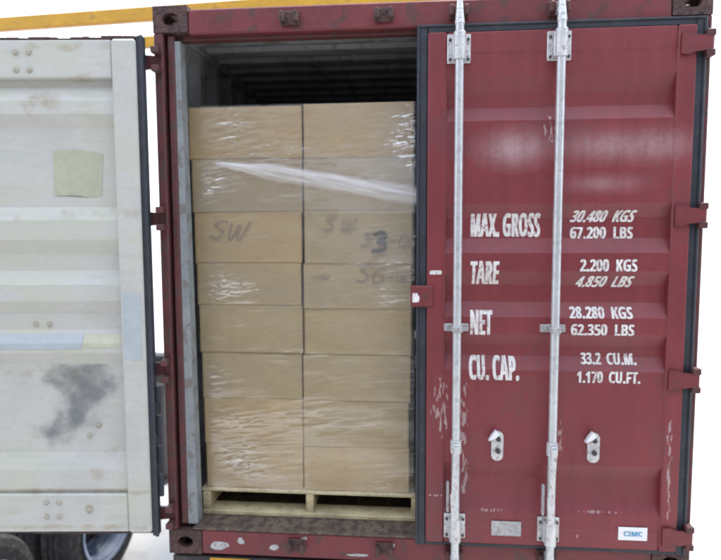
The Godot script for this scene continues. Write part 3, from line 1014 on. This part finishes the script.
# stretch film round the stack
func build_wrap():
	var wr := thing("stretch_wrap", "clear crinkled stretch film wound around the carton stack", "plastic wrap", Vector3(-0.56, 0.27, BZ))
	var mb := MB.new()
	mb.use_col = true
	var creases := noise(91, 1.0, 5)
	var soft := noise(92, 1.0, 3)
	var layer := noise(93, 1.0, 3)
	# path round the stack, seen from above: left side, front, right side
	var nx := 260
	var ny := 420
	var xl := -0.552
	var xr := 0.545
	var Hh := 1.90
	var total := 0.42 + (xr - xl) + 0.42
	# heavily crumpled spots: x (world), y, rx, ry, amount
	var spots := [[-0.88, 0.42, 0.11, 0.09, 1.25], [-0.88, 0.62, 0.18, 0.06, 0.45], [-0.06, 2.00, 0.10, 0.14, 1.0], [-0.23, 1.80, 0.10, 0.04, 0.7], [-1.02, 1.80, 0.10, 0.10, 0.7], [-0.92, 1.30, 0.16, 0.10, 0.8], [-0.90, 2.08, 0.10, 0.10, 0.6], [-0.62, 1.93, 0.3, 0.06, 0.4], [-0.14, 1.28, 0.08, 0.14, 0.5], [-0.40, 0.62, 0.20, 0.03, 0.3], [-0.55, 2.02, 0.5, 0.10, 0.22], [-0.6, 1.55, 0.5, 0.05, 0.12], [-1.0, 0.85, 0.06, 0.05, 0.5], [-0.25, 1.42, 0.25, 0.03, 0.5], [-0.62, 0.98, 0.16, 0.03, 0.35]]
	var P := []
	var A := []
	for j in ny + 1:
		var y := Hh * j / ny
		var t := y / Hh
		var rowP := PackedVector3Array()
		var rowA := PackedFloat32Array()
		for i in nx + 1:
			var q := total * i / nx
			var p: Vector3
			var nn: Vector3
			var xle := xl - 0.045 * t + 0.028
			if q < 0.42:
				p = Vector3(xle, y, -(0.42 - q)); nn = Vector3.LEFT
			elif q > 0.42 + xr - xl:
				p = Vector3(xr, y, -(q - 0.42 - (xr - xl))); nn = Vector3.RIGHT
			else:
				p = Vector3(lerpf(xle, xr, (q - 0.42) / (xr - xl)), y, 0); nn = Vector3.BACK
			var wx := p.x - 0.56
			var wy := y + 0.27
			var amt := 0.10
			for sp in spots:
				var dx: float = (wx - sp[0]) / sp[2]
				var dy: float = (wy - sp[1]) / sp[3]
				amt += sp[4] * exp(-(dx * dx + dy * dy))
			# creases run mostly sideways, rising a little to the right
			var cr := creases.get_noise_3d(q * 5.0, (wy - 0.12 * q) * 34.0, 0.0)
			var cr2 := creases.get_noise_3d(q * 22.0, wy * 60.0, 7.0)
			var big := soft.get_noise_3d(q * 2.0, wy * 6.0, 3.0)
			var ridge := pow(1.0 - absf(creases.get_noise_3d(q * 4.0, (wy - 0.10 * q) * 26.0, 40.0)), 7.0)
			var d := 0.015 + 0.004 * big + 0.0046 * amt * cr + 0.0075 * maxf(amt - 0.35, 0.0) * cr2 + 0.0035 * amt * ridge
			rowP.append(p + nn * d)
			var la := layer.get_noise_3d(q * 0.9, (wy + 0.10 * q) * 5.0, 1.0)
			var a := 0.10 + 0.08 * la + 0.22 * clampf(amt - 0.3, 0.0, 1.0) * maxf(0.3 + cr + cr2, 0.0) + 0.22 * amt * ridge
			if wy < 1.2:
				a -= 0.035
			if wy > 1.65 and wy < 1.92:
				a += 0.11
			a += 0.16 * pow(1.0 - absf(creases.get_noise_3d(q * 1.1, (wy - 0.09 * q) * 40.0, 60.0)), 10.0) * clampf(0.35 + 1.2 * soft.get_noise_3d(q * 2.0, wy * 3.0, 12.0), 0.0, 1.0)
			a *= 0.35 + 0.65 * smoothstep(-1.09, -1.01, wx + 0.02 * big)
			rowA.append(clampf(a, 0.03, 0.6))
		P.append(rowP)
		A.append(rowA)
	var N := []
	for j in ny + 1:
		var rowN := PackedVector3Array()
		for i in nx + 1:
			var a: Vector3 = P[j][mini(i + 1, nx)] - P[j][maxi(i - 1, 0)]
			var b: Vector3 = P[mini(j + 1, ny)][i] - P[maxi(j - 1, 0)][i]
			rowN.append(a.cross(b).normalized())
		N.append(rowN)
	for j in ny:
		for i in nx:
			for q in [[0, 0, 1, 1, 1, 0], [0, 0, 0, 1, 1, 1]]:
				for k in 3:
					var jj: int = j + q[k * 2 + 1]
					var ii: int = i + q[k * 2]
					mb.vert(P[jj][ii], N[jj][ii], Color(0.92, 0.93, 0.96, A[jj][ii]))
	put(mb, "film", M.film, wr)
	# bunched film running diagonally across the second row of cartons
	var rb := MB.new()
	rb.use_col = true
	var a0 := Vector3(-1.01, 1.900, 0)
	var a1 := Vector3(0.02, 1.735, 0)
	var n2 := 120
	var m2 := 14
	var Q := []
	for i in n2 + 1:
		var t := float(i) / n2
		var ce := a0.lerp(a1, t)
		ce.y += 0.010 * sin(t * 4.0) - 0.012 * sin(PI * t)
		var hw := lerpf(0.016, 0.046, smoothstep(0.0, 0.4, t)) * (1.0 + 0.18 * soft.get_noise_2d(t * 5.0, 5.0))
		var row := []
		for k in m2 + 1:
			var u := float(k) / m2 * 2.0 - 1.0
			var z := 0.020 + 0.016 * (1.0 - u * u) + 0.004 * creases.get_noise_3d(t * 2.0, u * 3.0 + t * 2.0, 21.0) * (1.0 - u * u)
			var al := clampf((0.42 + 0.32 * creases.get_noise_3d(t * 3.0, u * 2.5 + t * 2.0, 31.0)) * (1.0 - pow(absf(u), 2.5)), 0.02, 0.8)
			row.append([ce + Vector3(0.16 * u * hw, u * hw, z), al * smoothstep(0.0, 0.06, t)])
		Q.append(row)
	for i in n2:
		for k in m2:
			for q in [[0, 0, 1, 1, 1, 0], [0, 0, 0, 1, 1, 1]]:
				for e in 3:
					var ii: int = i + q[e * 2]
					var kk: int = k + q[e * 2 + 1]
					var a: Vector3 = Q[mini(ii + 1, n2)][kk][0] - Q[maxi(ii - 1, 0)][kk][0]
					var b: Vector3 = Q[ii][mini(kk + 1, m2)][0] - Q[ii][maxi(kk - 1, 0)][0]
					rb.vert(Q[ii][kk][0] - Vector3(-0.56, 0.27, 0), a.cross(b).normalized(), Color(0.86, 0.86, 0.90, Q[ii][kk][1]))
	put(rb, "bunched_film", M.film_bunched, wr)

# ---------------------------------------------------------------- trailers
func build_trailer(label: String, at: Vector3, turn: float, rear: bool) -> Node3D:
	# origin on the ground under the rear end of the frame; the trailer runs towards -z
	var t := thing("container_trailer", label, "trailer", at, "skeletal container trailers")
	t.rotation.y = turn
	var top := 1.42
	for sx in [-0.45, 0.45]:
		var b := MB.new()
		b.box(Vector3(sx - 0.075, top - 0.125, -6.3), Vector3(sx + 0.075, top - 0.105, -0.25), 0.003)
		b.box(Vector3(sx - 0.075, top - 0.455, -6.3), Vector3(sx + 0.075, top - 0.435, -0.25), 0.003)
		b.box(Vector3(sx - 0.008, top - 0.4345, -6.3), Vector3(sx + 0.008, top - 0.1255, -0.25), 0.001)
		put(b, "main_beam", M.chassis, t)
	for z in [-0.125, -5.95]:
		var b := MB.new()
		b.box(Vector3(-1.21, top - 0.105 - 0.14, z - 0.11), Vector3(1.21, top - 0.018, z + 0.11), 0.006)
		put(b, "bolster", M.chassis, t)
	for z in [-1.2, -2.4, -3.6, -4.8]:
		var b := MB.new()
		b.box(Vector3(-0.44, top - 0.40, z - 0.05), Vector3(0.44, top - 0.18, z + 0.05), 0.004)
		put(b, "cross_member", M.chassis, t)
	for sx in [-1.138, 1.138]:
		for z in [-0.089, -5.961]:
			var b := MB.new()
			b.box(Vector3(sx - 0.06, top - 0.0178, z - 0.06), Vector3(sx + 0.06, top - 0.0005, z + 0.06), 0.003)
			put(b, "lock_seat", M.yellow, t)
	if rear:
		var ym := MB.new()
		ym.box(Vector3(-1.02, top - 0.12, -0.0145), Vector3(-0.82, top - 0.021, -0.006), 0.002)
		put(ym, "marker_plate", M.yellow, t)
	# two axles with twin wheels
	var wheel: Node3D = null
	for z in [-2.10, -3.40]:
		var ax := MB.new()
		ax.cyl(Vector3(-1.0, 0.5, z), Vector3(1.0, 0.5, z), 0.07, 16)
		ax.box(Vector3(-0.50, 0.571, z - 0.5), Vector3(-0.42, 0.63, z + 0.5), 0.004)
		ax.box(Vector3(0.42, 0.571, z - 0.5), Vector3(0.50, 0.63, z + 0.5), 0.004)
		ax.box(Vector3(-0.52, 0.6305, z - 0.12), Vector3(-0.40, top - 0.456, z + 0.12), 0.004)
		ax.box(Vector3(0.40, 0.6305, z - 0.12), Vector3(0.52, top - 0.456, z + 0.12), 0.004)
		put(ax, "axle", M.chassis, t)
		for sd in [-1.0, 1.0]:
			for off in [1.12, 0.79]:
				var w := part("wheel", t)
				w.position = Vector3(sd * off, 0.5, z)
				w.rotation.y = 0.0 if sd > 0 else PI
				var lay := Transform3D(Basis(Vector3(0, 0, 1), -PI / 2), Vector3.ZERO)
				if wheel == null:
					var ty := MB.new()
					ty.lathe([[0.30, -0.13], [0.33, -0.135], [0.42, -0.145], [0.475, -0.13], [0.498, -0.10], [0.50, -0.06], [0.488, -0.055], [0.488, -0.045], [0.50, -0.04], [0.50, -0.005], [0.488, 0.0], [0.488, 0.01], [0.50, 0.015], [0.50, 0.05], [0.488, 0.055], [0.488, 0.065], [0.498, 0.10], [0.475, 0.13], [0.42, 0.145], [0.33, 0.135], [0.30, 0.13]], lay, 40)
					put(ty, "tyre", M.tyre, w)
					var rm := MB.new()
					rm.lathe([[0.302, -0.13], [0.29, -0.10], [0.30, 0.09], [0.325, 0.137], [0.338, 0.150], [0.330, 0.158], [0.312, 0.150], [0.300, 0.10], [0.292, 0.06], [0.280, 0.055], [0.268, 0.0], [0.240, -0.06], [0.215, -0.075]], lay, 48)
					var ds := MB.new()
					ds.lathe([[0.214, -0.072], [0.17, -0.085], [0.155, -0.06], [0.15, 0.02], [0.0, 0.025]], lay, 40)
					put(ds, "wheel_disc", M.chassis, w)
					put(rm, "rim", M.rim_steel, w)
					var hu := MB.new()
					hu.lathe([[0.12, 0.026], [0.115, 0.09], [0.095, 0.12], [0.0, 0.125]], lay, 24)
					for k in 10:
						var an := TAU * k / 10.0
						var q := Vector3(0.0, cos(an) * 0.135, sin(an) * 0.135)
						hu.cyl(q + Vector3(0.022, 0, 0), q + Vector3(0.058, 0, 0), 0.014, 6)
					put(hu, "hub", M.chassis, w)
					wheel = w
				else:
					for ch in wheel.get_children():
						again(ch, w, Transform3D.IDENTITY)
	# landing legs
	for sx in [-0.62, 0.62]:
		var lg := MB.new()
		lg.box(Vector3(sx - 0.06, 0.03, -5.4), Vector3(sx + 0.06, 1.18, -5.28), 0.006)
		lg.box(Vector3(sx - 0.12, 0.0, -5.46), Vector3(sx + 0.12, 0.0295, -5.22), 0.004)
		lg.box(Vector3(minf(sx, signf(sx) * 0.52) , 1.02, -5.38), Vector3(maxf(sx, signf(sx) * 0.52), 1.14, -5.30), 0.003)
		put(lg, "landing_leg", M.chassis, t)
	return t

# ---------------------------------------------------------------- yellow steel frame behind the container
func build_gantry():
	# two rails on posts; they stand beyond the container and run off to the left
	var g := thing("steel_gantry", "yellow painted steel gantry with two rails behind the container", "gantry", Vector3(-2.03, -1.42, -1.84))
	g.rotation.y = -0.086
	for a in [[4.632, 0.100], [4.425, 0.080]]:
		var b := MB.new()
		b.box(Vector3(-5.2, a[0] - a[1] / 2, -0.03), Vector3(0.75 if a[0] < 4.5 else 2.6, a[0] + a[1] / 2, 0.03), 0.005)
		put(b, "rail", M.yellow, g)
	for x in [-5.1, 2.5]:
		var p := MB.new()
		p.box(Vector3(x - 0.08, 0.0, -0.1905), Vector3(x + 0.08, 4.75, -0.0305), 0.008)
		put(p, "post", M.yellow, g)

# warehouse front across the yard, behind the photographer: the film mirrors it and it takes away the low sky
func build_warehouse():
	var w := thing("warehouse", "grey clad warehouse front facing the container doors", "building", Vector3(0, -1.42, 7.0))
	var b := MB.new()
	b.box(Vector3(-16, 0, 0), Vector3(16, 7.2, 0.3), 0.01)
	put(b, "wall", M.cladding, w)
	var rf := MB.new()
	rf.box(Vector3(-16.2, 7.2005, -0.5), Vector3(16.2, 7.45, 8.0), 0.02)
	put(rf, "roof", M.cladding, w)
	for x in [-9.0, -3.0, 3.0, 9.0]:
		var d := MB.new()
		d.box(Vector3(x - 1.5, 0.0, -0.06), Vector3(x + 1.5, 4.2, -0.0005), 0.01)
		put(d, "dock_door", M.chassis, w)

func _ready():
	rng.seed = 20240
	# camera
	var cam := Camera3D.new()
	cam.name = "camera"
	add_child(cam)
	cam.fov = 49.81
	cam.near = 0.05
	cam.far = 900.0
	var r := Vector3(0.99607286, -0.00398585, -0.08844756)
	var u := Vector3(-0.00347359, 0.99645771, -0.08402364)
	var f := Vector3(-0.08846916, -0.0840009, -0.99253063)
	cam.transform = Transform3D(Basis(r, u, -f).orthonormalized(), Vector3(-0.0293, 1.5779, 2.7408))
	var lens := CameraAttributesPhysical.new()
	lens.frustum_focal_length = 25.85
	lens.frustum_near = 0.05
	lens.frustum_far = 900.0
	lens.frustum_focus_distance = 2.0
	lens.exposure_aperture = 1.8
	cam.attributes = lens
	cam.current = true
	# bright overcast sky
	var env := Environment.new()
	env.background_mode = Environment.BG_SKY
	var sky := Sky.new()
	var sm := ProceduralSkyMaterial.new()
	sm.sky_top_color = Color(0.86, 0.90, 0.97)
	sm.sky_horizon_color = Color(0.97, 0.98, 1.0)
	sm.sky_curve = 0.2
	sm.ground_bottom_color = Color(0.55, 0.54, 0.52)
	sm.ground_horizon_color = Color(0.9, 0.9, 0.9)
	sm.sun_angle_max = 1.0
	sky.sky_material = sm
	env.sky = sky
	env.tonemap_mode = Environment.TONE_MAPPER_LINEAR
	env.tonemap_exposure = 3.05
	env.sdfgi_enabled = true
	env.ssao_enabled = true
	env.ssil_enabled = true
	var we := WorldEnvironment.new()
	we.environment = env
	add_child(we)
	var sun := DirectionalLight3D.new()
	sun.name = "sun"
	sun.light_energy = 0.5
	sun.light_color = Color(1.0, 0.97, 0.92)
	sun.light_angular_distance = 12.0
	sun.shadow_enabled = true
	add_child(sun)
	sun.look_at_from_position(Vector3(2.2, 6, -2.5), Vector3.ZERO)

	make_materials()
	# ground
	var gd := MB.new()
	gd.quad(Vector3(-400, -1.42, -500), Vector3(400, -1.42, -500), Vector3(400, -1.42, 300), Vector3(-400, -1.42, 300), Vector3.UP)
	var go := put(gd, "ground", M.concrete)
	go.set_meta("kind", "structure")
	build_trailer("dark skeletal trailer carrying the maroon container", Vector3(0, -1.42, 0), 0.0, true)
	build_container()
	build_pallet()
	build_boxes()
	build_wrap()
	build_trailer("empty dark skeletal trailer parked beyond the open door", Vector3(-4.30, -1.42, 1.19), -0.12, false)
	build_gantry()
	build_warehouse()
